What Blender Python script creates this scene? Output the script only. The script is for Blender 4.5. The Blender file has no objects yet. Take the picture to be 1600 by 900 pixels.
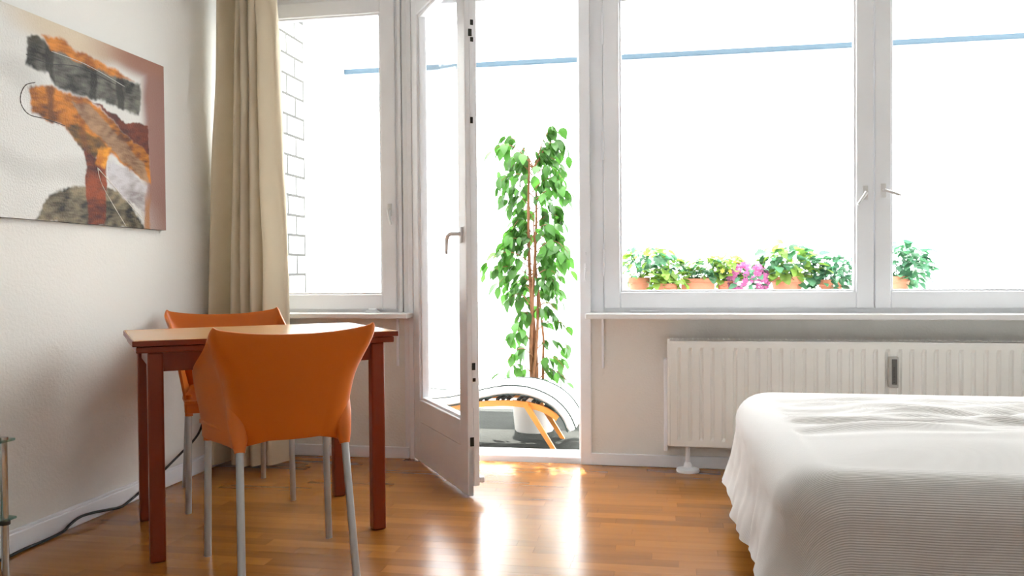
import bpy, bmesh, math, random
from mathutils import Vector, Matrix, Euler, noise
random.seed(7)
S = bpy.context.scene
COL = S.collection
PI = math.pi

# ------------------------------------------------------------------ camera
YAW, PITCH, ROLL = .1833018, .0180404, -.0077623
fw = Vector((-math.sin(YAW) * math.cos(PITCH), math.cos(YAW) * math.cos(PITCH), -math.sin(PITCH)))
rt = Vector((math.cos(YAW), math.sin(YAW), 0))
up = rt.cross(fw)
r2 = math.cos(ROLL) * rt + math.sin(ROLL) * up
u2 = -math.sin(ROLL) * rt + math.cos(ROLL) * up
cam_d = bpy.data.cameras.new('camera')
cam = bpy.data.objects.new('camera', cam_d)
COL.objects.link(cam)
cam.matrix_world = Matrix(((r2.x, u2.x, -fw.x, 0), (r2.y, u2.y, -fw.y, 0), (r2.z, u2.z, -fw.z, 1.0), (0, 0, 0, 1)))
cam_d.sensor_width = 36
cam_d.lens = 36 * 1326.57 / 1600
cam_d.clip_start = .05
S.camera = cam

# ------------------------------------------------------------------ world, sun, exposure
world = bpy.data.worlds.new('sky')
S.world = world
world.use_nodes = True
bg = world.node_tree.nodes['Background']
bg.inputs[0].default_value = (.93, .97, 1.0, 1)
bg.inputs[1].default_value = 5.0
sun_d = bpy.data.lights.new('sun', 'SUN')
sun_d.energy = 13
sun_d.angle = .012
sun_d.color = (1, .96, .9)
sun = bpy.data.objects.new('sun', sun_d)
COL.objects.link(sun)
sun.rotation_euler = Vector((.243, -1, -1.245)).to_track_quat('-Z', 'Y').to_euler()
sun.location = (-2, 9, 9)
S.view_settings.view_transform = 'Standard'
S.view_settings.look = 'None'
S.view_settings.gamma = 1
S.view_settings.use_curve_mapping = False
S.view_settings.exposure = 1.0


# ------------------------------------------------------------------ materials
def mat(name, col, rough=.5, metal=0, spec=.5, var=None, bump=None, coat=0, translucent=0, objvar=0):
    m = bpy.data.materials.new(name)
    m.use_nodes = True
    nt = m.node_tree
    N, L = nt.nodes, nt.links
    b = N['Principled BSDF']
    b.inputs['Base Color'].default_value = (*col, 1)
    b.inputs['Roughness'].default_value = rough
    b.inputs['Metallic'].default_value = metal
    b.inputs['Specular IOR Level'].default_value = spec
    b.inputs['Coat Weight'].default_value = coat
    b.inputs['Coat Roughness'].default_value = .1
    tc = N.new('ShaderNodeNewGeometry')
    src = None
    if var or objvar:
        hs = N.new('ShaderNodeHueSaturation')
        hs.inputs['Color'].default_value = (*col, 1)
        if var:
            n = N.new('ShaderNodeTexNoise')
            n.inputs['Scale'].default_value = var[0]
            n.inputs['Detail'].default_value = 4
            L.new(tc.outputs['Position'], n.inputs['Vector'])
            mr = N.new('ShaderNodeMapRange')
            mr.inputs['To Min'].default_value = 1 - var[1]
            mr.inputs['To Max'].default_value = 1 + var[1]
            L.new(n.outputs['Fac'], mr.inputs['Value'])
            val = mr.outputs['Result']
        if objvar:
            oi = N.new('ShaderNodeObjectInfo')
            mo = N.new('ShaderNodeMapRange')
            mo.inputs['To Min'].default_value = 1 - objvar
            mo.inputs['To Max'].default_value = 1 + objvar
            L.new(oi.outputs['Random'], mo.inputs['Value'])
            if var:
                mm = N.new('ShaderNodeMath')
                mm.operation = 'MULTIPLY'
                L.new(val, mm.inputs[0])
                L.new(mo.outputs['Result'], mm.inputs[1])
                val = mm.outputs[0]
            else:
                val = mo.outputs['Result']
        L.new(val, hs.inputs['Value'])
        L.new(hs.outputs['Color'], b.inputs['Base Color'])
        src = hs.outputs['Color']
    if bump:
        n2 = N.new('ShaderNodeTexNoise')
        n2.inputs['Scale'].default_value = bump[0]
        n2.inputs['Detail'].default_value = 3
        L.new(tc.outputs['Position'], n2.inputs['Vector'])
        bp = N.new('ShaderNodeBump')
        bp.inputs['Strength'].default_value = bump[1]
        bp.inputs['Distance'].default_value = .01
        L.new(n2.outputs['Fac'], bp.inputs['Height'])
        L.new(bp.outputs['Normal'], b.inputs['Normal'])
    if translucent:
        t = N.new('ShaderNodeBsdfTranslucent')
        t.inputs['Color'].default_value = (*col, 1)
        if src:
            L.new(src, t.inputs['Color'])
        mx = N.new('ShaderNodeMixShader')
        mx.inputs[0].default_value = translucent
        L.new(b.outputs[0], mx.inputs[1])
        L.new(t.outputs[0], mx.inputs[2])
        L.new(mx.outputs[0], N['Material Output'].inputs['Surface'])
    return m


def glass_mat(name, tint=(1, 1, 1)):
    m = bpy.data.materials.new(name)
    m.use_nodes = True
    nt = m.node_tree
    nt.nodes.clear()
    o = nt.nodes.new('ShaderNodeOutputMaterial')
    tr = nt.nodes.new('ShaderNodeBsdfTransparent')
    tr.inputs[0].default_value = (*tint, 1)
    gl = nt.nodes.new('ShaderNodeBsdfGlossy')
    gl.inputs['Roughness'].default_value = .01
    lw = nt.nodes.new('ShaderNodeLayerWeight')      # grazing reflection, the same on both faces of the pane
    lw.inputs['Blend'].default_value = .5
    pw = nt.nodes.new('ShaderNodeMath')
    pw.operation = 'POWER'
    pw.inputs[1].default_value = 4
    nt.links.new(lw.outputs['Facing'], pw.inputs[0])
    fr = nt.nodes.new('ShaderNodeMath')
    fr.operation = 'MULTIPLY_ADD'
    fr.inputs[1].default_value = .6
    fr.inputs[2].default_value = .02
    nt.links.new(pw.outputs[0], fr.inputs[0])
    mx = nt.nodes.new('ShaderNodeMixShader')
    nt.links.new(fr.outputs[0], mx.inputs[0])
    nt.links.new(tr.outputs[0], mx.inputs[1])
    nt.links.new(gl.outputs[0], mx.inputs[2])
    nt.links.new(mx.outputs[0], o.inputs[0])
    return m


def wood_mat(name, c1, c2, rough=.25, scale=(3, 40, 40), coat=0, spec=.5, objrand=True):
    m = bpy.data.materials.new(name)
    m.use_nodes = True
    nt = m.node_tree
    N, L = nt.nodes, nt.links
    b = N['Principled BSDF']
    b.inputs['Roughness'].default_value = rough
    b.inputs['Specular IOR Level'].default_value = spec
    b.inputs['Coat Weight'].default_value = coat
    b.inputs['Coat Roughness'].default_value = .2
    g = N.new('ShaderNodeNewGeometry')
    oi = N.new('ShaderNodeObjectInfo')
    add = N.new('ShaderNodeVectorMath')
    add.operation = 'ADD'
    L.new(g.outputs['Position'], add.inputs[0])
    sc = N.new('ShaderNodeVectorMath')
    sc.operation = 'SCALE'
    sc.inputs[0].default_value = (7, 5, 3)
    L.new(oi.outputs['Random'], sc.inputs['Scale'])
    L.new(sc.outputs[0], add.inputs[1])
    mp = N.new('ShaderNodeMapping')
    mp.inputs['Scale'].default_value = scale
    L.new(add.outputs[0], mp.inputs['Vector'])
    n = N.new('ShaderNodeTexNoise')
    n.inputs['Scale'].default_value = 1
    n.inputs['Detail'].default_value = 2
    L.new(mp.outputs[0], n.inputs['Vector'])
    mixv = N.new('ShaderNodeMath')
    mixv.operation = 'MULTIPLY_ADD'
    mixv.inputs[1].default_value = .55
    ad = N.new('ShaderNodeMath')
    ad.operation = 'MULTIPLY'
    ad.inputs[1].default_value = .6 if objrand else .25
    L.new(oi.outputs['Random'], ad.inputs[0])
    L.new(n.outputs['Fac'], mixv.inputs[0])
    L.new(ad.outputs[0], mixv.inputs[2])
    cr = N.new('ShaderNodeMix')
    cr.data_type = 'RGBA'
    cr.inputs['A'].default_value = (*c1, 1)
    cr.inputs['B'].default_value = (*c2, 1)
    L.new(mixv.outputs[0], cr.inputs['Factor'])
    L.new(cr.outputs['Result'], b.inputs['Base Color'])
    return m


M = dict(
    wall=mat('wall_plaster', (.83, .825, .79), .85, spec=.2, bump=(90, .18)),
    ceil=mat('ceiling_paint', (.88, .87, .84), .9, spec=.2),
    white=mat('white_gloss_paint', (.90, .92, .96), .3, spec=.4, var=(6, .03)),
    sill=mat('sill_white', (.88, .88, .88), .3),
    rad=mat('radiator_enamel', (.91, .91, .88), .35),
    floor_base=mat('floor_joint', (.17, .065, .012), .8, spec=.1),
    floor=wood_mat('parquet', (.20, .068, .007), (.41, .16, .025), .22, (3, 28, 28), coat=.0, spec=.6),
    glass=glass_mat('window_glass'),
    shelfglass=glass_mat('shelf_glass', (.55, .7, .65)),
    orange=mat('orange_plastic', (.63, .145, .009), .38, spec=.45, var=(3, .04)),
    table=wood_mat('cherry_wood', (.17, .019, .004), (.25, .036, .007), .3, (30, 30, 4), spec=.4, objrand=False),
    tabletop=wood_mat('beech_top', (.55, .28, .10), (.68, .38, .16), .22, (4, 40, 40), spec=.6, objrand=False),
    alu=mat('brushed_aluminium', (.46, .48, .49), .38, metal=.75),
    chrome=mat('chrome', (.55, .56, .55), .12, metal=1),
    curtain=mat('curtain_linen', (.66, .58, .44), .9, spec=.1, var=(8, .05), bump=(300, .15), translucent=.12),
    black=mat('black_rubber', (.012, .012, .013), .5),
    dark=mat('dark_metal', (.03, .028, .026), .4, metal=.4),
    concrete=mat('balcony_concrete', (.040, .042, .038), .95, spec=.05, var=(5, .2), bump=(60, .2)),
    brick=mat('white_painted_brick', (.84, .84, .82), .8, objvar=.03, bump=(60, .25)),
    mortar=mat('grey_mortar', (.055, .055, .05), .9),
    render=mat('white_render', (.86, .86, .85), .85),
    awning=mat('awning_canvas', (.92, .92, .90), .9, spec=.05, translucent=.6),
    bar=mat('blue_grey_aluminium', (.022, .055, .085), .45),
    frost=mat('white_frosted_panel', (.94, .95, .95), .6, spec=.2, translucent=.75),
    terra=mat('terracotta', (.50, .19, .11), .8, var=(30, .1)),
    soil=mat('soil', (.03, .02, .012), 1),
    potwhite=mat('white_ceramic', (.85, .85, .84), .35),
    leaf=mat('ficus_leaf', (.065, .20, .028), .4, objvar=.4, translucent=.35),
    leaf_teal=mat('geranium_leaf', (.07, .21, .10), .55, objvar=.35, translucent=.4),
    leaf_lime=mat('lime_leaf', (.20, .34, .05), .55, objvar=.3, translucent=.45),
    leaf_dark=mat('dark_leaf', (.05, .17, .085), .55, objvar=.35, translucent=.35),
    pink=mat('pink_petal', (.52, .14, .34), .6, objvar=.3, translucent=.4),
    whitepetal=mat('white_petal', (.9, .9, .86), .6, translucent=.4),
    yellow=mat('yellow_petal', (.85, .75, .12), .6, translucent=.4),
    bark=mat('brown_bark', (.20, .085, .035), .8, var=(30, .3), bump=(80, .4)),
    loungewood=mat('orange_teak', (.72, .27, .05), .4, var=(20, .08)),
    loungecloth=mat('white_cushion_fabric', (.88, .88, .86), .9, bump=(200, .1)),
    piping=mat('dark_green_piping', (.02, .035, .03), .7),
    bedwood=mat('bed_wood', (.45, .19, .05), .4, var=(12, .15)),
    grey=mat('meter_grey', (.12, .12, .115), .5),
    handle=mat('handle_metal', (.72, .72, .72), .3, metal=.5),
    stick=mat('ivory_plastic', (.80, .79, .74), .4),
)


# ------------------------------------------------------------------ mesh helpers
class MB:
    def __init__(self):
        self.v, self.f = [], []

    def add(self, vs, fs):
        o = len(self.v)
        self.v += [tuple(p) for p in vs]
        self.f += [tuple(i + o for i in q) for q in fs]
        return self

    def box(self, x0, x1, y0, y1, z0, z1):
        vs = [(x0, y0, z0), (x1, y0, z0), (x1, y1, z0), (x0, y1, z0), (x0, y0, z1), (x1, y0, z1), (x1, y1, z1), (x0, y1, z1)]
        return self.add(vs, [(3, 2, 1, 0), (4, 5, 6, 7), (0, 1, 5, 4), (1, 2, 6, 5), (2, 3, 7, 6), (3, 0, 4, 7)])

    def bbox(self, x0, x1, y0, y1, z0, z1, b=.004, seg=2):
        bm = bmesh.new()
        bmesh.ops.create_cube(bm, size=1)
        for w in bm.verts:
            w.co = Vector(((x0 + x1) / 2 + w.co.x * (x1 - x0), (y0 + y1) / 2 + w.co.y * (y1 - y0), (z0 + z1) / 2 + w.co.z * (z1 - z0)))
        bmesh.ops.bevel(bm, geom=list(bm.edges), offset=b, segments=seg, affect='EDGES', profile=.5)
        bm.verts.index_update()
        self.add([w.co[:] for w in bm.verts], [[w.index for w in f.verts] for f in bm.faces])
        bm.free()
        return self

    def ring(self, x0, x1, z0, z1, w, y0, y1, b=.004):
        """rectangular frame in the xz plane: two stiles and two rails"""
        wl, wr, wb, wt = w if isinstance(w, tuple) else (w,) * 4
        self.bbox(x0, x0 + wl, y0, y1, z0, z1, b)
        self.bbox(x1 - wr, x1, y0, y1, z0, z1, b)
        self.bbox(x0 + wl - .001, x1 - wr + .001, y0 + .0005, y1 - .0005, z0, z0 + wb, b)
        self.bbox(x0 + wl - .001, x1 - wr + .001, y0 + .0005, y1 - .0005, z1 - wt, z1, b)
        return self

    def tube(self, pts, r, n=10, cap=True):
        pts = [Vector(p) for p in pts]
        rs = r if isinstance(r, (list, tuple)) else [r] * len(pts)
        rings = []
        ref = None
        for i, p in enumerate(pts):
            d = (pts[min(i + 1, len(pts) - 1)] - pts[max(i - 1, 0)]).normalized()
            if ref is None:
                ref = Vector((1, 0, 0)) if abs(d.x) < .8 else Vector((0, 1, 0))
            a = (ref - d * ref.dot(d)).normalized()
            ref = a
            c = d.cross(a)
            rings.append([p + (a * math.cos(2 * PI * k / n) + c * math.sin(2 * PI * k / n)) * rs[i] for k in range(n)])
        vs = [q for rr in rings for q in rr]
        fs = [(i * n + k, i * n + (k + 1) % n, (i + 1) * n + (k + 1) % n, (i + 1) * n + k) for i in range(len(pts) - 1) for k in range(n)]
        if cap:
            fs.append(tuple(range(n))[::-1])
            fs.append(tuple((len(pts) - 1) * n + k for k in range(n)))
        return self.add(vs, fs)

    def lathe(self, prof, cx=0, cy=0, n=32):
        vs = [(cx + r * math.cos(2 * PI * k / n), cy + r * math.sin(2 * PI * k / n), z) for r, z in prof for k in range(n)]
        fs = [(i * n + k, i * n + (k + 1) % n, (i + 1) * n + (k + 1) % n, (i + 1) * n + k) for i in range(len(prof) - 1) for k in range(n)]
        return self.add(vs, fs)

    def grid(self, fn, nu, nv, wrap=False):
        vs = [fn(i, j) for j in range(nv) for i in range(nu)]
        fs = [(j * nu + i, j * nu + (i + 1) % nu, (j + 1) * nu + (i + 1) % nu, (j + 1) * nu + i)
              for j in range(nv - 1) for i in range(nu if wrap else nu - 1)]
        return self.add(vs, fs)

    def mesh(self, name, smooth=False):
        me = bpy.data.meshes.new(name)
        me.from_pydata(self.v, [], self.f)
        me.validate()
        if smooth:
            me.polygons.foreach_set('use_smooth', [True] * len(me.polygons))
            if smooth != 'all':
                bm = bmesh.new()
                bm.from_mesh(me)
                for e in bm.edges:
                    if len(e.link_faces) == 2 and e.calc_face_angle(0) > .7:
                        e.smooth = False
                bm.to_mesh(me)
                bm.free()
        me.update()
        return me

    def build(self, name, m, parent=None, smooth=False, loc=None):
        me = self.mesh(name, smooth)
        me.materials.append(M[m] if isinstance(m, str) else m)
        o = bpy.data.objects.new(name, me)
        COL.objects.link(o)
        if loc:
            o.location = loc
        if parent:
            o.parent = parent
        return o


def tag(o, label=None, cat=None, group=None, kind=None):
    if label: o['label'] = label
    if cat: o['category'] = cat
    if group: o['group'] = group
    if kind: o['kind'] = kind
    return o


def empty(name, loc=(0, 0, 0), rz=0):
    o = bpy.data.objects.new(name, None)
    o.empty_display_size = .05
    COL.objects.link(o)
    o.location = loc
    o.rotation_euler = (0, 0, rz)
    return o


def copy_tree(o, parent=None):
    kids = [k for k in COL.objects if k.parent == o]
    c = o.copy()
    COL.objects.link(c)
    c.parent = parent
    for k in kids:
        copy_tree(k, c)
    return c


def share(name, me, parent, loc, rot=(0, 0, 0), sc=(1, 1, 1)):
    o = bpy.data.objects.new(name, me)
    COL.objects.link(o)
    o.location = loc
    o.rotation_euler = rot
    o.scale = sc
    o.parent = parent
    return o


def B(*a):
    return MB().bbox(*a)


XL, XR, YB, YF, ZC = -2.35, 3.0, 4.40, -.9, 2.78    # room: left, right, window wall, wall behind camera, ceiling
YO = 4.60                                             # outer face of window wall

# ------------------------------------------------------------------ room shell
fl = tag(MB().box(XL - .1, XR + .1, YF - .1, YO, -.12, -.007).build('floor', 'floor_base'), kind='structure')
tag(MB().box(XL - .15, XL, YF - .1, YO, -.02, ZC).build('wall_left', 'wall'), kind='structure')
tag(MB().box(XR, XR + .15, YF - .1, YO, -.02, ZC).build('wall_right', 'wall'), kind='structure')
tag(MB().box(XL, XR, YF - .15, YF, -.02, ZC).build('wall_front', 'wall'), kind='structure')
tag(MB().box(XL - .15, XR + .15, YF - .15, YO, ZC, ZC + .15).build('ceiling', 'ceil'), kind='structure')
wb = MB()
wb.box(XL, -1.385, YB, YO, -.02, .765)
wb.box(-.405, XR, YB, YO, -.02, .765)
wb.box(XL, XR, YB, YO, 2.54, ZC)
wb.box(2.40, XR, YB, YO, .765, 2.54)
wb.box(XL, -2.29, YB, YO, .765, 2.54)
tag(wb.build('wall_back', 'wall'), kind='structure')


def baseboard(name, x0, x1, y0, y1, h=.062):
    b = MB().bbox(x0, x1, y0, y1, 0, h, .004)
    return tag(b.build(name, 'white'), kind='structure')


bl = MB().bbox(XL, XL + .016, YF, YB, 0, .07, .004)
bl.bbox(XL, XL + .010, YF, YB, .069, .082, .003)
tag(bl.build('baseboard_left', 'white'), kind='structure')
baseboard('baseboard_back_1', XL + .016, -1.385, YB - .016, YB)
baseboard('baseboard_back_2', -.402, XR, YB - .016, YB)

# floor strips: three-strip parquet running along the window wall
unit = MB().bbox(-.5, .5, -.5, .5, -1, 0, .004, 1)
unit_me = MB().box(-.5, .5, -.5, .5, -1, 0).mesh('floor_strip')
unit_me.materials.append(M['floor'])
rw = .068
row = 0
y = YB
rest = MB()
nstrip = 0
while y > YF:
    x = XL - random.uniform(0, .35)
    while x < XR:
        ln = random.choice([.28, .36, .42, .42, .5])
        x0, x1 = max(x, XL), min(x + ln, XR)
        if x1 - x0 > .02:
            if y > 2.42 and x0 < .85 and nstrip < 298 and not (y < 2.9 and x1 < -2.0 - (2.42 - y)) and not (y < 3.4 and x0 > .45):
                share('floor_strip', unit_me, fl, ((x0 + x1) / 2, y - rw / 2, 0), sc=(x1 - x0 - .0005, rw - .0005, .012))
                nstrip += 1
            else:
                rest.box(x0, x1, y - rw, y, -.012, 0)
        x += ln
    y -= rw
    row += 1
tag(rest.build('floor_strip_field', 'floor', fl), kind='stuff')

# ------------------------------------------------------------------ door frame and window frames
df = empty('trim_1', (0, 0, 0))
tag(df, kind='structure')
B(-1.408, -1.347, 4.395, 4.58, 0, 2.55, .004).build('jamb', 'white', df)
B(-1.376, -1.349, 4.372, 4.40, 0, 2.55, .004).build('casing', 'white', df)
B(-.457, -.400, 4.385, 4.58, 0, 2.55, .004).build('jamb', 'white', df)
B(-.470, -.452, 4.45, 4.58, .03, 2.50, .003).build('rebate_strip', 'white', df)
B(-1.35, -.45, 4.42, 4.58, 2.44, 2.55, .004).build('header', 'white', df)
B(-1.35, -.45, 4.43, 4.62, -.02, .028, .006).build('threshold', 'white', df)
# small brass-coloured strip of the floor joint and a hook on the right jamb
hk = MB().tube([(-.425, 4.384, 1.02), (-.425, 4.368, 1.015), (-.428, 4.366, .975), (-.425, 4.372, .955)], .0035, 8)
hk.bbox(-.432, -.418, 4.378, 4.386, 1.005, 1.045, .002)
hk.tube([(-.425, 4.384, 1.10), (-.425, 4.372, 1.10), (-.425, 4.372, 1.085)], .0035, 8)
hk.build('door_hook', 'white', df, smooth=True)


def sash(parent, x0, x1, z0, z1, y0=4.405, w=.083, glass_w=None):
    s = MB().ring(x0, x1, z0, z1, w, y0, y0 + .06, .006).build('sash', 'white', parent)
    gw = w if not isinstance(w, tuple) else w
    wl, wr, wb_, wt = gw if isinstance(gw, tuple) else (gw,) * 4
    MB().ring(x0 + wl - .004, x1 - wr + .004, z0 + wb_ - .004, z1 - wt + .004, .014, y0 + .012, y0 + .05, .004).build('glazing_bead', 'white', s)
    MB().box(x0 + wl - .003, x1 - wr + .003, y0 + .034, y0 + .038, z0 + wb_ - .003, z1 - wt + .003).build('glass_pane', 'glass', s)
    return s


def handle(parent, x, z, y, tilt, ln=.085):
    h = MB().bbox(x - .012, x + .012, y - .008, y, z - .034, z + .034, .003)
    h.tube([(x, y - .004, z), (x, y - .03, z)], .008, 10)
    dx, dz = math.sin(tilt) * ln, -math.cos(tilt) * ln
    h.tube([(x, y - .028, z), (x + dx * .3, y - .036, z + dz * .3), (x + dx, y - .042, z + dz)], [.0085, .0075, .006], 10)
    return h.build('handle', 'handle', parent, smooth=True)


def hinge(parent, x, y, z0, z1):
    return MB().tube([(x, y, z0), (x, y, z1)], .006, 10).build('hinge', 'white', parent, smooth=True)


# window 1: single casement left of the balcony door
w1 = tag(empty('window_1'), kind='structure')
MB().ring(-2.29, -1.40, .785, 2.54, (.06, .055, .045, .07), 4.42, 4.56).build('frame', 'white', w1)
B(-1.437, -1.417, 4.402, 4.43, .79, 2.54, .004).build('cover_strip', 'white', w1)
s1 = sash(w1, -2.255, -1.453, .805, 2.495, 4.408)
handle(s1, -1.486, 1.345, 4.408, .22)
sl = MB().bbox(XL, -1.352, 4.262, 4.45, .763, .79, .005)
sl.build('window_sill', 'sill', w1)
B(-1.452, -1.438, 4.385, 4.402, .50, .77, .004).build('sill_bracket', 'white', w1)
st = MB().bbox(-1.62, -1.545, 4.37, 4.405, .79, .80, .004)
st.bbox(-1.605, -1.56, 4.378, 4.40, .80, .812, .004)
st.build('window_stop', 'white', w1)

# window 2: double casement right of the balcony door
w2 = tag(empty('window_2'), kind='structure')
MB().ring(-.402, 2.40, .785, 2.54, (.068, .07, .045, .07), 4.42, 4.56).build('frame', 'white', w2)
s2 = sash(w2, -.332, .986, .812, 2.485, 4.408)
s3 = sash(w2, .990, 2.335, .812, 2.485, 4.408, (.075, .083, .083, .083))
handle(s2, .945, 1.378, 4.408, -.62, .075)
handle(s3, 1.028, 1.386, 4.408, 1.2, .075)
for z0, z1 in ((2.17, 2.33), (1.577, 1.725), (.977, 1.116)):
    hinge(w2, -.333, 4.404, z0, z1)
MB().bbox(-.418, XR, 4.268, 4.45, .762, .79, .005).build('window_sill', 'sill', w2)
B(-.345, -.333, 4.385, 4.402, .50, .765, .004).build('sill_bracket', 'white', w2)
B(-.20, -.05, 4.402, 4.42, .792, .801, .003).build('sash_stay', 'white', w2)

# ------------------------------------------------------------------ balcony door leaf, standing open
d1 = tag(empty('door_1', (-1.353, 4.383, 0), math.radians(-57.2)), kind='structure')
DW = .87
inner = [('stile', 0, .105, .008, 2.45), ('stile', DW - .105, DW, .008, 2.45), ('top_rail', .104, DW - .104, 2.35, 2.449), ('bottom_rail', .104, DW - .104, .22, .335)]
for n, a, b, c, d in inner:
    B(a, b, 0, .027, c, d, .004).build(n, 'white', d1)
B(.0, DW, .001, .027, .009, .218, .004).build('kick_panel', 'white', d1)
for n, a, b, c, d in inner:
    B(a + .002, b - .002, .027, .057, max(c, .05), d - .002, .004).build(n, 'white', d1)
B(.004, DW - .004, .027, .057, .05, .23, .004).build('kick_panel', 'white', d1)
B(.02, DW - .004, .056, .082, .062, .088, .006).build('drip_rail', 'white', d1)
MB().ring(.10, DW - .10, .33, 2.355, .018, .012, .05, .004).build('glazing_bead', 'white', d1)
MB().box(.112, DW - .112, .028, .033, .34, 2.345).build('glass_pane', 'glass', d1)
hb = MB().bbox(DW - .066, DW - .042, -.009, 0, 1.135, 1.205, .003)
hb.tube([(DW - .054, -.004, 1.175), (DW - .054, -.05, 1.175), (DW - .060, -.056, 1.173), (DW - .085, -.058, 1.165), (DW - .10, -.058, 1.145), (DW - .103, -.058, 1.085)], [.009, .009, .009, .009, .0085, .007], 10)
hb.build('door_handle', 'white', d1, smooth=True)
for z, dz, t, dt in ((2.105, .012, .034, .006), (2.06, .016, .026, .008), (2.03, .01, .034, .006), (1.675, .014, .030, .005), (.585, .016, .030, .008), (.525, .008, .032, .006), (.25, .02, .020, .010)):
    B(DW - .006, DW + .003, t - dt / 2 - .004, t + dt / 2 + .004, z - dz, z + dz, .001).build('lock_bolt', 'dark', d1)
B(DW - .004, DW + .0015, .022, .040, .40, 2.2, .0006).build('lock_strip', 'white', d1)
for z0 in (.35, 1.2, 2.1):
    hinge(d1, -.004, .012, z0, z0 + .12)

# ------------------------------------------------------------------ radiator
rd = tag(empty('radiator', (1.1, 4.33, 0)), 'white ribbed panel radiator on the wall below the wide window sill', 'radiator')
R0, R1, RZ0, RZ1 = 0.0, 2.25, .131, .661
ox, oy = 1.1, 4.33
prof = []
pitch = .054
n = int((R1 - R0 - .05) / pitch)
xs = [R0 + .002, R0 + .028]
pr = [(R0, 0)]
for k in range(n):
    c = R0 + .045 + k * pitch
    pr += [(c - .011, 0), (c - .005, .008), (c + .005, .008), (c + .011, 0)]
pr.append((R1, 0))


def rib_y(d, e):
    return 4.282 - oy + d * e


zz = [(RZ0, 0), (RZ0 + .028, 0), (RZ0 + .045, 1), (RZ1 - .055, 1), (RZ1 - .038, 0), (RZ1, 0)]
fp = MB().grid(lambda i, j: (pr[i][0] - ox, rib_y(pr[i][1], zz[j][1]), zz[j][0]), len(pr), len(zz))
fp.build('front_panel', 'rad', rd)
MB().bbox(R0, R1, .004 + 4.28 - oy, 4.37 - oy, RZ0 + .002, RZ1 - .012, .003).v
bk = MB()
bk.box(R0 - ox + .02, R1 - ox - .02, 4.345 - oy, 4.36 - oy, RZ0, RZ1 - .01)
bk.build('rear_panel', 'rad', rd)
for xx in (R0, R1):
    B(xx - .012 - ox, xx + .003 - ox, 4.279 - oy, 4.375 - oy, RZ0 - .0, RZ1 + .004, .004).build('side_cover', 'rad', rd)
tg = MB()
tg.box(R0 - ox, R1 - ox, 4.282 - oy, 4.288 - oy, RZ1 - .004, RZ1 + .002)
tg.box(R0 - ox, R1 - ox, 4.366 - oy, 4.372 - oy, RZ1 - .004, RZ1 + .002)
for k in range(90):
    xx = R0 - ox + .012 + k * .025
    tg.box(xx, xx + .006, 4.287 - oy, 4.367 - oy, RZ1 - .006, RZ1 + .001)
tg.build('top_grille', 'rad', rd)
B(R0 - .03 - ox, R0 - .012 - ox, 4.30 - oy, 4.40 - oy, RZ0 - .03, RZ1 - .10, .003).build('wall_bracket', 'white', rd)
MB().tube([(.087 - ox, 4.315 - oy, .0), (.087 - ox, 4.315 - oy, RZ0 + .01)], .011, 14).build('supply_pipe', 'white', rd, smooth=True)
ft = MB().lathe([(.0, .0), (.056, .0), (.058, .006), (.055, .016), (.022, .024), (.018, .04), (.012, .05)], .087 - ox, 4.312 - oy, 28)
ft.build('pipe_collar', 'white', rd, smooth=True)
mt = MB().bbox(1.018 - ox, 1.062 - ox, 4.258 - oy, 4.286 - oy, .443, .588, .004)
mo = mt.build('heat_meter', mat('meter_case', (.50, .50, .48), .5), rd)
B(1.031 - ox, 1.054 - ox, 4.254 - oy, 4.260 - oy, .458, .578, .002).build('meter_window', 'grey', mo)
sc = MB()
for k in range(11):
    sc.box(1.036 - ox, 1.044 - ox, 4.2532 - oy, 4.256 - oy, .468 + k * .007, .470 + k * .007)
sc.build('meter_scale', 'black', mo)

# ------------------------------------------------------------------ painting
PY0, PY1, PZ0, PZ1, PX = 2.42, 3.632, 1.2115, 1.9775, -2.325
POLY = {
 'bar': [(2.763, 1.878), (2.811, 1.903), (2.881, 1.884), (3.453, 1.853), (3.44, 1.711), (3.335, 1.722), (2.906, 1.73), (2.878, 1.775), (2.761, 1.783)],
 'orange': [(2.839, 1.908), (2.926, 1.927), (3.063, 1.899), (3.302, 1.878), (3.414, 1.862), (3.283, 1.854), (3.111, 1.854), (2.895, 1.874)],
 'sleeve': [(2.772, 1.701), (2.849, 1.723), (3.107, 1.723), (3.243, 1.665), (3.506, 1.552), (3.513, 1.417), (3.366, 1.462), (3.257, 1.512), (3.118, 1.488), (3.038, 1.521), (2.962, 1.584), (2.79, 1.605)],
 'plank': [(3.003, 1.692), (3.107, 1.701), (3.464, 1.51), (3.502, 1.416), (3.222, 1.542), (3.041, 1.651)],
  'under': [(2.962, 1.590), (3.04, 1.606), (3.17, 1.565), (3.222, 1.530), (3.118, 1.485), (3.038, 1.518)],
 'tri': [(3.132, 1.717), (3.352, 1.666), (3.499, 1.685), (3.506, 1.546), (3.278, 1.648)],
 'trunk': [(3.075, 1.515), (3.135, 1.49), (3.212, 1.489), (3.196, 1.211), (3.086, 1.205)],
 'patch': [(3.152, 1.515), (3.24, 1.544), (3.202, 1.443), (3.134, 1.468)],
 'arch': [(2.794, 1.205), (2.838, 1.278), (2.911, 1.33), (3.018, 1.364), (3.099, 1.364), (3.218, 1.376), (3.307, 1.35), (3.4, 1.286), (3.477, 1.205)],
 'pale': [(3.22, 1.479), (3.347, 1.471), (3.482, 1.402), (3.479, 1.28), (3.362, 1.319), (3.218, 1.388)],
}
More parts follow.
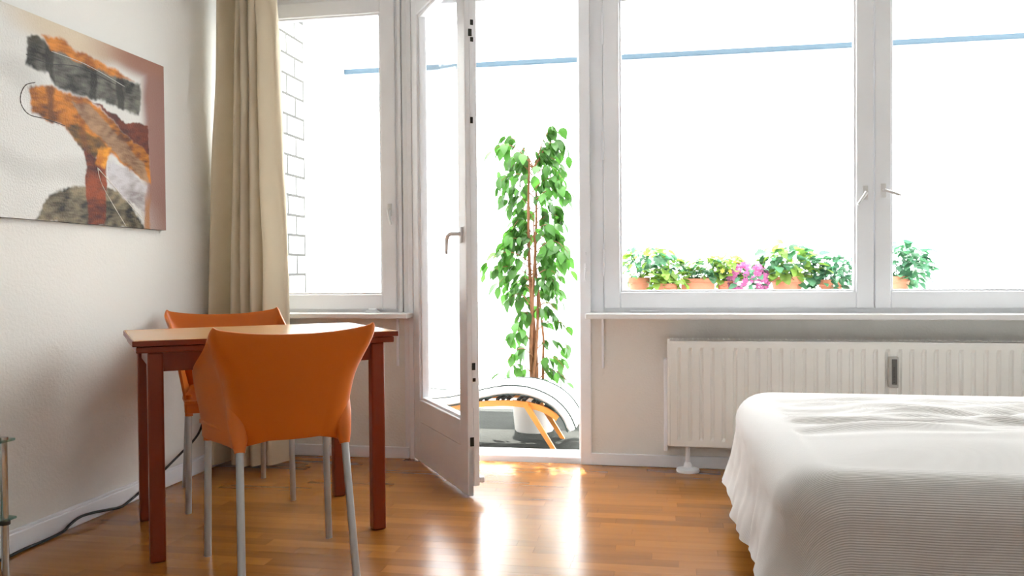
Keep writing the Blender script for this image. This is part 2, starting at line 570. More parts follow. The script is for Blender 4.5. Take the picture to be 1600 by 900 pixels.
LINES = [
 ([(3.151, 1.448), (3.183, 1.373), (3.331, 1.217)], (.85, .82, .75), .0035),
 ([(3.151, 1.448), (3.271, 1.37), (3.454, 1.256), (3.445, 1.285)], (.85, .82, .75), .0035),
 ([(2.807, 1.724), (2.759, 1.704), (2.733, 1.663), (2.737, 1.625), (2.776, 1.598), (2.86, 1.597), (2.962, 1.589)], (.06, .05, .04), .004),
 ([(2.762, 1.818), (2.879, 1.812), (3.062, 1.839), (3.3, 1.814)], (.03, .03, .03), .004),
 ([(2.895, 1.862), (3.094, 1.858), (3.337, 1.822)], (.6, .58, .54), .003),
]


def sdf(pt, poly):
    px, pz = pt
    inside = False
    dmin = 9
    n = len(poly)
    for i in range(n):
        x1, y1 = poly[i]
        x2, y2 = poly[(i + 1) % n]
        if (y1 > pz) != (y2 > pz) and px < (x2 - x1) * (pz - y1) / (y2 - y1) + x1:
            inside = not inside
        dx, dy = x2 - x1, y2 - y1
        t = max(0, min(1, ((px - x1) * dx + (pz - y1) * dy) / (dx * dx + dy * dy + 1e-9)))
        dmin = min(dmin, math.hypot(px - x1 - t * dx, pz - y1 - t * dy))
    return dmin if inside else -dmin


def seg(pt, line):
    dm = 9
    for (x1, y1), (x2, y2) in zip(line, line[1:]):
        dx, dy = x2 - x1, y2 - y1
        t = max(0, min(1, ((pt[0] - x1) * dx + (pt[1] - y1) * dy) / (dx * dx + dy * dy)))
        dm = min(dm, math.hypot(pt[0] - x1 - t * dx, pt[1] - y1 - t * dy))
    return dm


def sm(a, b, x):
    t = max(0, min(1, (x - a) / (b - a)))
    return t * t * (3 - 2 * t)


def lerp3(a, b, t):
    return tuple(p + (q - p) * t for p, q in zip(a, b))


def nz(y, z, s, o=0):
    return noise.noise(Vector((y * s + o, z * s, o * 1.7)))


def lin(r, g, b):
    return tuple(((c / 255) / 12.92 if c / 255 < .04045 else ((c / 255 + .055) / 1.055) ** 2.4) for c in (r, g, b))


def paint(y, z):
    c = lin(222, 222, 218)
    c = lerp3(c, lin(196, 196, 192), sm(.1, .6, nz(y * .5, z, 6, 3)) * .6)
    t = sm(2.85, 3.35, y + (z - 1.6) * .9 + nz(y, z, 5) * .06) * max(sm(3.42, 3.52, y + nz(y, z, 12, 2) * .02), sm(1.86, 1.93, z - .0 * y + nz(y, z, 9, 5) * .02))
    c = lerp3(c, lerp3(lin(214, 196, 166), lin(150, 112, 102), sm(3.0, 3.5, y)), t)
    t = sm(1.88, 1.96, z) * sm(2.6, 3.0, y)
    c = lerp3(c, lerp3(lin(216, 202, 178), lin(158, 112, 92), sm(3.0, 3.4, y)), t * .9)
    q = (y + nz(y, z, 14, 1) * .014, z + nz(y, z, 14, 7) * .014)
    q = (q[0] + nz(y, z, 60, 21) * .006, q[1] + nz(y, z, 60, 27) * .006)
    grain = nz(y * .5 + z * .45, z * 1.2 - y * .5, 34, 4)
    fine = nz(y * .35, z * 2.0, 80, 9)

    def lay(c, key, a, b, e=.008, mask=1):
        k = sm(-e, e, sdf(q, POLY[key])) * mask
        return lerp3(c, lerp3(a, b, max(0, min(1, .5 + grain * .55 + fine * .35 + nz(y, z, 9, 12) * .7))), k)
    c = lay(c, 'pale', lin(150, 142, 142), lin(205, 202, 205))
    c = lay(c, 'arch', lin(28, 25, 20), lin(146, 132, 104))
    c = lay(c, 'bar', lin(30, 30, 28), lin(122, 120, 110))
    kb = sm(-.006, .006, sdf(q, POLY['bar']))
    band = max(sm(.03, .016, abs(q[0] - yb)) for yb in (2.884, 3.136, 3.31))
    c = lerp3(c, lin(26, 22, 18), kb * band * .8)
    c = lerp3(c, lin(60, 48, 10), kb * sm(1.86, 1.92, z + .3 * (2.85 - y)) * .6)
    c = lay(c, 'orange', lin(150, 82, 20), lin(226, 146, 58))
    c = lay(c, 'sleeve', lin(92, 46, 10), lin(214, 132, 40))
    c = lay(c, 'under', lin(30, 22, 10), lin(140, 96, 36))
    kd = sm(-.006, .006, sdf(q, POLY['sleeve']))
    c = lerp3(c, lin(96, 50, 10), kd * sm(.028, .008, abs(q[0] - 2.885)) * .8)
    c = lerp3(c, lin(120, 60, 12), kd * sm(.03, .008, abs(q[0] - 3.05 - (1.70 - z) * .2)) * .5)
    c = lay(c, 'plank', lin(112, 76, 50), lin(176, 140, 104))
    c = lay(c, 'tri', lin(66, 22, 10), lin(122, 52, 30), .004)
    c = lay(c, 'trunk', lin(74, 24, 8), lin(150, 66, 26), .005)
    c = lay(c, 'patch', lin(190, 110, 10), lin(236, 160, 40))
    k = sm(.03, .01, abs(q[0] - 3.49)) * sm(1.40, 1.30, z)
    c = lerp3(c, lin(170, 110, 50), k * .8)
    return c


art = tag(empty('abstract_painting', (PX, (PY0 + PY1) / 2, PZ0)), 'abstract canvas in orange, grey and rust brown on the white wall', 'painting')
NU, NV = 330, 210
cy = (PY0 + PY1) / 2
cm = MB().grid(lambda i, j: (0, PY0 + (PY1 - PY0) * i / (NU - 1) - cy, (PZ1 - PZ0) * j / (NV - 1)), NU, NV)
co = cm.build('canvas', 'white', art)
ca = co.data.color_attributes.new('paint', 'FLOAT_COLOR', 'POINT')
buf = []
for j in range(NV):
    for i in range(NU):
        buf += [*paint(PY0 + (PY1 - PY0) * i / (NU - 1), PZ0 + (PZ1 - PZ0) * j / (NV - 1)), 1]
ca.data.foreach_set('color', buf)
pm = mat('oil_paint_canvas', (.8, .8, .8), .6, spec=.3, bump=(120, .35))
an = pm.node_tree.nodes.new('ShaderNodeVertexColor')
an.layer_name = 'paint'
pm.node_tree.links.new(an.outputs['Color'], pm.node_tree.nodes['Principled BSDF'].inputs['Base Color'])
co.data.materials[0] = pm
for ln, col, w in LINES:
    w2d = []
    for i in range(len(ln) - 1):
        p0, p1, p2, p3 = (Vector(ln[max(0, min(len(ln) - 1, i + k))]) for k in (-1, 0, 1, 2))
        for k in range(6):
            t = k / 6
            q = .5 * (2 * p1 + (p2 - p0) * t + (2 * p0 - 5 * p1 + 4 * p2 - p3) * t * t + (3 * p1 - p0 - 3 * p2 + p3) * t ** 3)
            w2d.append((.0004, q.x - cy, q.y - PZ0))
    w2d.append((.0004, ln[-1][0] - cy, ln[-1][1] - PZ0))
    MB().tube(w2d, [w * (.25 + .3 * abs(math.sin(i * 1.3))) for i in range(len(w2d))], 6).build('paint_line', mat('line_paint', col, .6), art, smooth=True)
MB().box(-.0245, -.0005, PY0 - cy, PY1 - cy, 0, PZ1 - PZ0).build('stretcher', mat('canvas_edge', (.10, .09, .08), .8), art)

# ------------------------------------------------------------------ curtain
cu = tag(empty('curtain', (-2.15, 4.06, 0)), 'long cream linen curtain gathered in folds beside the small window', 'curtain')
NS, NZ = 260, 70
ZT = 2.665


def curt(i, j):
    s = i / (NS - 1)
    h = j / (NZ - 1)
    z = .03 + (ZT - .03) * h
    t = h
    x0 = -2.325 + .075 * sm(.2, 1, t)
    x1 = -1.945 - .03 * sm(.3, 1, t)
    warp = s + .06 * math.sin(9 * s + 1) + .012 * math.sin(23 * s + 2.5 * t)
    ph = 2 * PI * 5.5 * warp + .5 * math.sin(3 * t + 5 * s)
    amp = (.078 + .022 * math.sin(11 * s + 2)) * (1 - .25 * t)
    yy = 4.07 + amp * math.sin(ph) + .022 * math.sin(2 * ph + 1.3 + 2 * t) + .01 * noise.noise(Vector((s * 14, z * 2.5, 0)))
    yy += .03 * sm(.82, 1, t) * math.sin(5 * ph * .5 + 3 * s)
    xx = x0 + (x1 - x0) * s + .024 * math.cos(ph) + .006 * noise.noise(Vector((s * 9, z * 3, 5)))
    return (xx + 2.15, yy - 4.06, z)


MB().grid(curt, NS, NZ).build('curtain_cloth', 'curtain', cu, smooth='all')
cr = tag(empty('curtain_rail', (-2.0, 4.06, 2.66)), 'white curtain rail above the small window', 'curtain rail')
B(-.33, .75, -.02, .02, .0, .03, .004).build('rail', 'white', cr)
for k in range(8):
    MB().tube([(-.32 + k * .05, 0, .005), (-.32 + k * .05, 0, -.07)], .003, 6).build('glider', 'white', cr)
for xx in (-.2, .6):
    B(xx, xx + .03, -.012, .012, .028, ZC - 2.66, .003).build('rail_bracket', 'white', cr)

# ------------------------------------------------------------------ dining table
TA = math.radians(37.5)
tb = tag(empty('dining_table', (-1.615, 3.14, 0), TA), 'small red-brown wooden dining table with a two-layer extending top', 'table')
B(-.472, .472, -.325, .335, .757, .778, .004).build('tabletop', 'tabletop', tb)
eb = MB().ring(-.474, .474, -.327, .337, .006, .757, .7765, .001)
eb.v = [(a, c, b) for a, b, c in eb.v]
eb.f = [q[::-1] for q in eb.f]
eb.build('edge_band', 'table', tb)
B(-.462, .462, -.315, .325, .733, .7555, .004).build('extension_leaf', 'table', tb)
for sx in (-1, 1):
    for sy in (-1, 1):
        cx, cy_ = sx * .40, sy * .282 + .005
        B(cx - .026, cx + .026, cy_ - .026, cy_ + .026, 0.001, .734, .007).build('leg', 'table', tb)
for sy in (-1, 1):
    cy_ = sy * .282 + .005
    B(-.38, .38, cy_ - .011, cy_ + .011, .665, .734, .003).build('apron', 'table', tb)
for sx in (-1, 1):
    B(sx * .40 - .011, sx * .40 + .011, -.26, .27, .665, .734, .003).build('apron', 'table', tb)

# ------------------------------------------------------------------ chairs
def shell_pt(s, t, off=0.0):
    """s in [-1, 1] from the left front round the back to the right front, t in [0, 1] from hem to rim"""
    sg = 1 if s >= 0 else -1
    a = abs(s)
    # heights
    if a < .40:
        zt = .812 + .030 * (a / .40) ** 2.4
    else:
        k = (a - .40) / .60
        zt = .842 - .150 * k ** .85 - .030 * k ** 3
    zb = .470 + (.432 - .470) * sm(.30, .55, a) - .008 * sm(.6, 1, a)
    z = zb + (zt - zb) * t
    hh = (z - .43) / .41
    wr = .172 + .030 * sm(0, .5, hh) + .062 * sm(.35, 1.0, hh) ** 1.3
    yb = -.405 - .062 * hh
    wfr = .224 + .030 * sm(0, .6, hh)
    yf = .030 + .012 * sm(0, .5, hh)
    rc = .085 - .060 * sm(.55, 1, hh)
    # path: back straight, corner arc, side
    if a < .34:
        x = (wr - rc) * (a / .34)
        y_ = yb + .018 * (1 - (a / .34) ** 2) * 0 - .014 * math.cos(a / .34 * PI / 2)
    elif a < .50:
        th = (a - .34) / .16 * PI / 2
        x = wr - rc + rc * math.sin(th)
        y_ = yb + rc * (1 - math.cos(th))
    else:
        k = (a - .50) / .50
        x = wr + (wfr - wr) * sm(0, 1, k) ** .8
        y_ = yb + rc + (yf - yb - rc) * k
    return Vector((sg * x, y_, z))


def make_chair(label):
    c = tag(empty('armchair'), label, 'chair', 'orange plastic chairs at the dining table')
    NSs, NT = 97, 22
    m = MB().grid(lambda i, j: shell_pt(-1 + 2 * i / (NSs - 1), j / (NT - 1)), NSs, NT)
    sh = m.build('shell', 'orange', c, smooth='all')
    so = sh.modifiers.new('thickness', 'SOLIDIFY')
    so.thickness = .009
    so.offset = -1 if False else 0
    bv = sh.modifiers.new('round', 'BEVEL')
    bv.width = .003
    bv.segments = 2
    bv.limit_method = 'ANGLE'
    bv.angle_limit = math.radians(60)
    # dished seat
    def seat(i, j):
        a = i / 24
        b = j / 20
        sgm = -1 + 2 * a
        p = shell_pt(0, .0)
        y_ = .075 + (-.40 - .075) * b
        w = .232 + (.165 - .232) * sm(.2, 1, b)
        if b > .85:
            w -= .05 * ((b - .85) / .15) ** 2
        x = sgm * w
        z = .478 - .022 * (1 - sgm * sgm) * math.sin(PI * min(1, b * 1.05)) - .012 * sm(.25, 0, b) + .012 * sm(.7, 1, b)
        return (x, y_, z)
    st_ = MB().grid(seat, 25, 21).build('seat', 'orange', c, smooth='all')
    so = st_.modifiers.new('thickness', 'SOLIDIFY')
    so.thickness = .012
    # front and side skirt under the seat with sockets for the legs
    sk = MB().bbox(-.222, .222, .026, .040, .424, .468, .006)
    sk.build('seat_skirt', 'orange', c, smooth=True)
    for sx in (-1, 1):
        f = MB().tube([(sx * .212, .010, .50), (sx * .210, .008, .45), (sx * .211, .006, .412)], [.012, .017, .0155], 14)
        f.build('leg_socket', 'orange', c, smooth=True)
        q = MB()
        q.tube([(sx * .176, -.330, .66), (sx * .172, -.345, .60), (sx * .168, -.372, .53), (sx * .168, -.395, .47), (sx * .169, -.406, .437)], [.010, .030, .033, .025, .0165], 16)
        q.build('leg_socket', 'orange', c, smooth=True)
        MB().tube([(sx * .211, .008, .44), (sx * .218, .0, .0)], .0125, 16).build('leg', 'alu', c, smooth=True)
        MB().tube([(sx * .169, -.404, .45), (sx * .181, -.487, .0)], .0125, 16).build('leg', 'alu', c, smooth=True)
    return c


ch1 = make_chair('orange plastic armchair showing its shell back, front legs beneath the table')
ch1.location = (-1.447, 2.89, 0)
ch1.rotation_euler.z = TA
ch2 = copy_tree(ch1)
ch2['label'] = 'orange plastic armchair with a dark cushion, between table and curtain'
ch2.location = (-1.815, 3.37, 0)
ch2.rotation_euler.z = TA + PI
cush_m = mat('dark_floral_cloth', (.035, .03, .05), .9)
nt = cush_m.node_tree
vo = nt.nodes.new('ShaderNodeTexVoronoi')
vo.inputs['Scale'].default_value = 22
rp = nt.nodes.new('ShaderNodeValToRGB')
rp.color_ramp.elements[0].color = (.36, .30, .55, 1)
rp.color_ramp.elements[0].position = .12
rp.color_ramp.elements[1].color = (.022, .018, .03, 1)
rp.color_ramp.elements[1].position = .3
nt.links.new(vo.outputs['Distance'], rp.inputs[0])
nt.links.new(rp.outputs[0], nt.nodes['Principled BSDF'].inputs['Base Color'])
cs = tag(empty('seat_cushion', (-1.815, 3.37, .472), TA + PI), 'dark seat cushion with a purple flower print on the orange chair', 'cushion')


def cush(i, j):
    a = -PI + 2 * PI * i / 40
    k = -PI / 2 + PI * j / 16
    ex = lambda v, e: math.copysign(abs(v) ** e, v)
    return (.16 * ex(math.cos(a), .5) * math.cos(k) ** .45, -.145 + .165 * ex(math.sin(a), .5) * math.cos(k) ** .45, (.050 + .052 * math.sin(k)))


MB().grid(cush, 41, 17).build('cushion_body', cush_m, cs, smooth='all')
MB().tube([(.16 * math.copysign(abs(math.cos(a)) ** .5, math.cos(a)), -.145 + .165 * math.copysign(abs(math.sin(a)) ** .5, math.sin(a)), .050) for a in [2 * PI * k / 60 + .01 for k in range(61)]], .004, 6, False).build('cushion_piping', mat('pale_piping', (.5, .55, .55), .8), cs, smooth=True)

# ------------------------------------------------------------------ bed
bd = tag(empty('bed', (1.3, 2.94, 0)), 'wooden bed frame under a white cover, beside the radiator', 'bed')
bx, by = 1.3, 2.94
B(.335 - bx, 2.28 - bx, 2.27 - by, 3.61 - by, .10, .28, .006).build('bed_frame', 'bedwood', bd)
for lx in (.315, 2.23):
    for ly in (2.27, 3.565):
        B(lx - bx, lx + .06 - bx, ly - by, ly + .06 - by, 0.001, .30, .004).build('leg', 'bedwood', bd)
MB().bbox(.34 - bx, 2.28 - bx, 2.25 - by, 3.61 - by, .279, .455, .06, 4).build('mattress', 'loungecloth', bd, smooth=True)

bc = empty('bed_cover', (1.3, 2.94, .25))
tag(bc, 'white finely striped bedspread draped over the bed', 'bedspread')
X0, X1, Y0, Y1 = .262, 2.36, 2.135, 3.72
RC = .17


def outline(n):
    pts = []
    segs = [('l', (X0 + RC, Y0), (X1 - RC, Y0)), ('a', (X1 - RC, Y0 + RC), -PI / 2), ('l', (X1, Y0 + RC), (X1, Y1 - RC)), ('a', (X1 - RC, Y1 - RC), 0),
            ('l', (X1 - RC, Y1), (X0 + RC, Y1)), ('a', (X0 + RC, Y1 - RC), PI / 2), ('l', (X0, Y1 - RC), (X0, Y0 + RC)), ('a', (X0 + RC, Y0 + RC), PI)]
    for sgm in segs:
        if sgm[0] == 'l':
            (ax, ay), (bx_, by_) = sgm[1], sgm[2]
            ln = math.hypot(bx_ - ax, by_ - ay)
            k = max(2, int(ln / n))
            nx, ny = (by_ - ay) / ln, -(bx_ - ax) / ln
            for i in range(k):
                pts.append((ax + (bx_ - ax) * i / k, ay + (by_ - ay) * i / k, nx, ny))
        else:
            (cx, cy_), a0 = sgm[1], sgm[2]
            k = int(RC * PI / 2 / n * 1.6)
            for i in range(k):
                th = a0 + PI / 2 * i / k
                pts.append((cx + RC * math.cos(th), cy_ + RC * math.sin(th), math.cos(th), math.sin(th)))
    return pts


OUT = outline(.011)
NO = len(OUT)
RINGS = []   # (fraction toward centre line | drop distance)
for k in range(46):
    RINGS.append(('top', (k / 46) ** .9))
for k in range(9):
    RINGS.append(('rim', k / 8))
for k in range(1, 30):
    RINGS.append(('drop', k / 29))
RR = .11
ZTOP = .500
uvv = []


def cover(i, j):
    px, py, nx, ny = OUT[i]
    kind, k = RINGS[j]
    ymid = (Y0 + Y1) / 2
    cxm = min(max(px, X0 + .75), X1 - .75)
    ix, iy = px - nx * RR, py - ny * RR      # inner rim
    if kind == 'top':
        x = cxm + (ix - cxm) * k
        y_ = ymid + (iy - ymid) * k
        e = 1 - k
        w = noise.noise(Vector((x * 2.2, y_ * 9 + .8 * math.sin(x * 3), 1))) * .030 * sm(2.6, 2.9, y_) * sm(3.72, 3.4, y_)
        w += noise.noise(Vector((x * 5, y_ * 22 + math.sin(x * 5), 4))) * .012 * sm(2.7, 3.0, y_)
        w += noise.noise(Vector((x * 2, y_ * 2, 8))) * .012
        z = ZTOP + w * sm(0, .06, e) + .012 * sm(0, .5, e)
        uvv.append((x, y_))
        return (x - bx, y_ - by, z - .25)
    wob = math.sin(i * .21 + 2 * math.sin(i * .031)) * .5 + math.sin(i * .087 + 1) * .5
    end = max(0, -nx) if nx < 0 else 0          # 1 on the foot end facing the door
    if kind == 'rim':
        th = k * PI / 2
        x, y_ = ix + nx * RR * math.sin(th), iy + ny * RR * math.sin(th)
        z = ZTOP - RR * (1 - math.cos(th))
        d = RR * th
    else:
        side = end
        hem = .13 + .012 * math.sin(i * .05) + .004 * wob * side
        hem += (.05 * sm(3.1, 2.2, py) - .05 * sm(3.55, 3.75, py)) * side
        zr = ZTOP - RR
        z = zr + (hem - zr) * k
        fl_ = (.008 + .03 * k + .05 * k * sm(3.45, 3.7, py) * (1 if nx < -.05 and ny > -.1 else 0)) * k
        fold = (.010 * wob + .0025 * math.sin(i * .47 + 3 * k)) * k ** 1.1 * (.6 + .4 * side)
        fold += .012 * noise.noise(Vector((px * 7, py * 7, z * 9))) * (k + .3)
        x, y_ = px + nx * (fl_ + fold), py + ny * (fl_ + fold)
        d = RR * PI / 2 + (zr - z)
    q = y_ if False else py + ny * (d - .05)
    uvv.append((px + nx * d, q))
    return (x - bx, y_ - by, z - .25)


bcm = MB().grid(cover, NO, len(RINGS), True)
cvm = bpy.data.materials.new('striped_bedspread')
cvm.use_nodes = True
nt = cvm.node_tree
pb = nt.nodes['Principled BSDF']
pb.inputs['Roughness'].default_value = .95
pb.inputs['Specular IOR Level'].default_value = .1
at = nt.nodes.new('ShaderNodeAttribute')
at.attribute_name = 'cloth'
wv = nt.nodes.new('ShaderNodeTexWave')
wv.bands_direction = 'Y'
wv.inputs['Scale'].default_value = 52
wv.inputs['Distortion'].default_value = .6
wv.inputs['Detail'].default_value = 2
wv.inputs['Detail Scale'].default_value = .5
nt.links.new(at.outputs['Vector'], wv.inputs['Vector'])
rp = nt.nodes.new('ShaderNodeMix')
rp.data_type = 'RGBA'
rp.inputs['A'].default_value = (.55, .535, .52, 1)
rp.inputs['B'].default_value = (.70, .69, .68, 1)
nt.links.new(wv.outputs['Fac'], rp.inputs['Factor'])
nt.links.new(rp.outputs['Result'], pb.inputs['Base Color'])
bp = nt.nodes.new('ShaderNodeBump')
bp.inputs['Strength'].default_value = .35
bp.inputs['Distance'].default_value = .003
nt.links.new(wv.outputs['Fac'], bp.inputs['Height'])
nt.links.new(bp.outputs['Normal'], pb.inputs['Normal'])
bco = bcm.build('cover_cloth', cvm, bc, smooth='all')
ua = bco.data.attributes.new('cloth', 'FLOAT_VECTOR', 'POINT')
ua.data.foreach_set('vector', [c for a, b in uvv for c in (a, b, 0)])

# ------------------------------------------------------------------ glass shelf stand and cable
gs = tag(empty('glass_stand', (-2.16, 2.1, 0)), 'chrome and glass shelf stand at the bare wall', 'shelf stand')
gx, gy = -2.16, 2.1
for z in (.50, .257):
    B(-2.31 - gx, -1.998 - gx, 1.85 - gy, 2.302 - gy, z - .008, z, .002).build('glass_shelf', 'shelfglass', gs)
for px in (-2.29, -2.012):
    for py in (1.88, 2.268):
        MB().tube([(px - gx, py - gy, 0), (px - gx, py - gy, .50)], .011, 14).build('post', 'chrome', gs, smooth=True)
        MB().tube([(px - gx, py - gy, .499), (px - gx, py - gy, .508)], .014, 14).build('post_cap', 'chrome', gs, smooth=True)
        MB().tube([(px - gx, py - gy, .238), (px - gx, py - gy, .249)], .016, 14).build('shelf_clamp', 'dark', gs, smooth=True)

cb = [(-2.325, 3.95, .30), (-2.322, 3.897, .221), (-2.322, 3.826, .177), (-2.322, 3.741, .147), (-2.322, 3.632, .109), (-2.322, 3.58, .091), (-2.322, 3.432, .045), (-2.318, 3.316, .018),
      (-2.315, 3.251, .010), (-2.320, 3.167, .020), (-2.324, 3.087, .031), (-2.325, 3.01, .035), (-2.322, 2.947, .022), (-2.318, 2.901, .009), (-2.315, 2.795, .006), (-2.318, 2.705, .006), (-2.31, 2.60, .006), (-2.30, 2.3, .006)]
sp = []
for i in range(len(cb) - 1):
    p0, p1, p2, p3 = (Vector(cb[max(0, min(len(cb) - 1, i + k))]) for k in (-1, 0, 1, 2))
    for k in range(5):
        t = k / 5
        sp.append(.5 * (2 * p1 + (p2 - p0) * t + (2 * p0 - 5 * p1 + 4 * p2 - p3) * t * t + (3 * p1 - p0 - 3 * p2 + p3) * t ** 3))
sp.append(Vector(cb[-1]))
tag(MB().tube(sp, .0055, 8).build('power_cable', 'black', smooth=True), 'black power cable running along the skirting of the bare wall', 'cable')

# ------------------------------------------------------------------ balcony shell
ZB = -.02
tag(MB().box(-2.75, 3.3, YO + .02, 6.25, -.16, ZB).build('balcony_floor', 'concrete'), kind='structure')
bw = tag(MB().box(-2.62, -2.4020, YO, 5.36, ZB, 3.0).build('brick_wall', 'mortar'), kind='structure')
tag(MB().box(-2.62, -2.40, 5.36, 6.16, ZB, 3.0).build('balcony_pier', 'render'), kind='structure')
tag(MB().box(3.05, 3.25, YO, 6.16, ZB, 3.0).build('balcony_end_wall', 'render'), kind='structure')
tag(MB().box(-2.62, 3.25, YO, 4.72, 2.79, 3.0).build('facade_band', 'render'), kind='structure')
bme = MB().bbox(-.5, .5, -.5, .5, -.5, .5, .01, 1).mesh('brick')
bme = MB().bbox(-.01, .01, -.119, .119, -.0565, .0565, .003, 1).mesh('brick')
bme.materials.append(M['brick'])
# brick halves at the two ends use the same mesh, shortened
CH = .1285
for r in range(24):
    zc = ZB + .055 + r * CH
    if zc > 2.98: break
    off = 0 if r % 2 else .125
    yy = 4.60 - off
    while yy < 5.36:
        a, b = max(yy, 4.60), min(yy + .25, 5.36)
        if b - a > .04:
            share('brick', bme, bw, (-2.41, (a + b) / 2, zc), sc=(1, (b - a - .020) / .238, 1))
        yy += .25

# railing of frosted panels with a flower shelf on top
ry = 6.12
ra = tag(empty('balcony_railing', (0, ry, ZB)), 'white balcony railing of frosted panels with a broad top board', 'railing')
seams = [-2.40, -1.45, -.545, .36, 1.28, 2.18, 3.05]
for a, b in zip(seams, seams[1:]):
    MB().box(a + .004, b - .004, -.004, .0, .02, .782).build('panel', 'frost', ra)
for s in seams[1:-1]:
    B(s - .015, s + .015, .005, .035, 0, .785, .003).build('post', 'render', ra)
B(-2.40, 3.05, -.06, .20, .780, .810, .004).build('top_board', 'render', ra)

aw = tag(empty('awning', (0, 6.1, 2.52)), 'pale canvas awning with a blue-grey front bar over the balcony', 'awning')
MB().grid(lambda i, j: (-2.39 + 5.43 * i / 30, -1.42 + 1.42 * j / 12, .345 - .33 * j / 12 - .02 * math.sin(PI * j / 12)), 31, 13).build('canvas', 'awning', aw, smooth='all')
B(-2.40, 3.05, -.022, .022, -.019, .020, .005).build('front_bar', 'bar', aw)
B(-2.40, 3.05, -1.42, -1.36, .33, .42, .01).build('cassette', 'render', aw)

# ------------------------------------------------------------------ leaves
def leaf_mesh(name, w, m, fold=.18, curl=.25, tip=1.0):
    """leaf of length 1 along +x, stalk at the origin"""
    ks = [0, .12, .3, .52, .74, .9, 1.0]
    ws = [.03, .6, .95, 1.0, .66, .28 * tip, .0]
    vs, fs = [], []
    for k, q in zip(ks, ws):
        z = -curl * k * k
        hw = w * q
        vs += [(k, -hw, z + fold * hw), (k, 0, z), (k, hw, z + fold * hw)]
    for i in range(len(ks) - 1):
        a = i * 3
        fs += [(a, a + 3, a + 4, a + 1), (a + 1, a + 4, a + 5, a + 2)]
    me = bpy.data.meshes.new(name)
    me.from_pydata(vs, [], fs)
    me.validate()
    me.polygons.foreach_set('use_smooth', [True] * len(me.polygons))
    me.materials.append(M[m])
    return me


# ficus in a white pot
fx, fy = -.862, 5.40
fi = tag(empty('potted_ficus', (fx, fy, ZB)), 'tall ficus tree with drooping green leaves in a white pot', 'plant')
pot = MB().lathe([(.0, .0), (.118, .0), (.126, .012), (.146, .26), (.154, .27), (.154, .295), (.142, .297), (.138, .27), (.0, .268)], 0, 0, 40)
pot.build('pot', 'potwhite', fi, smooth=True)
MB().lathe([(.137, .262), (.13, .272), (.06, .282), (0, .284)], 0, 0, 28).build('soil', 'soil', fi, smooth=True)


def stem(ph, r, top, amp, lean):
    pts = []
    for k in range(26):
        t = k / 25
        z = .25 + (top - .25) * t
        a = ph + 5 * t
        pts.append((amp * (1 - .3 * t) * math.cos(a) + lean * t, amp * math.sin(a), z))
    return MB().tube(pts, [r * (1 - .6 * k / 25) for k in range(26)], 9)


for ph, r, top, amp, lean in ((0, .017, 1.75, .018, -.02), (2.1, .016, 1.6, .020, .01), (4.2, .012, 1.35, .022, .02)):
    stem(ph, r, top, amp, lean).build('stem', 'bark', fi, smooth=True)
MB().tube([(.055, .02, .27), (.062, .015, .6), (.03, .0, .95)], [.010, .008, .006], 8).build('stem', 'bark', fi, smooth=True)
LF = [leaf_mesh('leaf', .27, 'leaf', .25, .25, .9), leaf_mesh('leaf', .31, 'leaf', .1, .4, 1.1)]
rng = random.Random(11)


def ext(z):
    """left and right reach of the crown at height z above the balcony floor"""
    tab = [(.30, .22, .22, 1.5), (.45, .20, .27, 1.0), (.62, .14, .25, 1), (.78, .16, .22, 1), (.90, .24, .24, 2.0), (1.02, .30, .26, 2.6), (1.15, .26, .27, 2.6), (1.28, .16, .22, 1.6),
           (1.42, .20, .24, 1.5), (1.55, .24, .27, 1.7), (1.70, .26, .26, 1.5), (1.86, .28, .22, 1.3), (2.0, .2, .14, .9)]
    for a, b in zip(tab, tab[1:]):
        if z <= b[0]:
            t = (z - a[0]) / (b[0] - a[0])
            return [p + (q - p) * t for p, q in zip(a[1:], b[1:])]
    return tab[-1][1:]


lv = []
zs = []
z = .34
while z < 1.98:
    e = ext(z)
    zs.append(z)
    z += .058 / e[2]
for bi, z in enumerate(zs):
    el, er, den = ext(z)
    sd = -1 if (bi % 2) else 1
    a = rng.uniform(-1.0, 1.0) + (0 if sd > 0 else PI)
    reach = (er if sd > 0 else el) * rng.uniform(.75, 1.02)
    dx, dy = math.cos(a) * reach / max(.55, abs(math.cos(a))), math.sin(a) * reach * .9
    base = Vector((rng.uniform(-.015, .015), 0, max(.30, min(z - .03, 1.68))))
    pts = []
    for k in range(8):
        t = k / 7
        pts.append(base + Vector((dx * t, dy * t, (z - base.z) * t + .10 * math.sin(PI * t * .75) - .10 * t * t)))
    MB().tube(pts, [.0045 * (1 - .7 * k / 7) for k in range(8)], 5).build('branch', 'bark', fi, smooth=True)
    nlv = rng.choice([5, 6, 7, 8]) if z > .85 else rng.choice([4, 5, 6])
    for k in range(int(nlv * 2.3)):
        t = .18 + .82 * (k + rng.random() * .6) / (nlv * 2.3)
        t = min(t, 1)
        q = t * 7
        i0 = min(6, int(q))
        p = pts[i0].lerp(pts[i0 + 1], q - i0)
        yaw = a + rng.uniform(-1.5, 1.5)
        pit = rng.uniform(.35, 1.25)
        L_ = rng.uniform(.060, .105)
        p = p + Vector((rng.uniform(-.03, .03), rng.uniform(-.03, .03), rng.uniform(-.03, .02)))
        rot = (rng.uniform(-.7, .7), pit, yaw)
        lv.append((p, rot, L_, rng.choice(LF)))
lv.sort(key=lambda q: q[0].y - q[2])            # the leaves in front stay single, the rest is joined
far = MB()
for k, (p, rot, L_, me) in enumerate(lv):
    if k < 296:
        share('leaf', me, fi, p, rot, (L_, L_, L_))
    else:
        mw = Matrix.LocRotScale(p, Euler(rot), Vector((L_, L_, L_)))
        far.add([mw @ w.co for w in me.vertices], [list(f.vertices) for f in me.polygons])
tag(far.build('leaf_mass', 'leaf', fi, smooth='all'), kind='stuff')

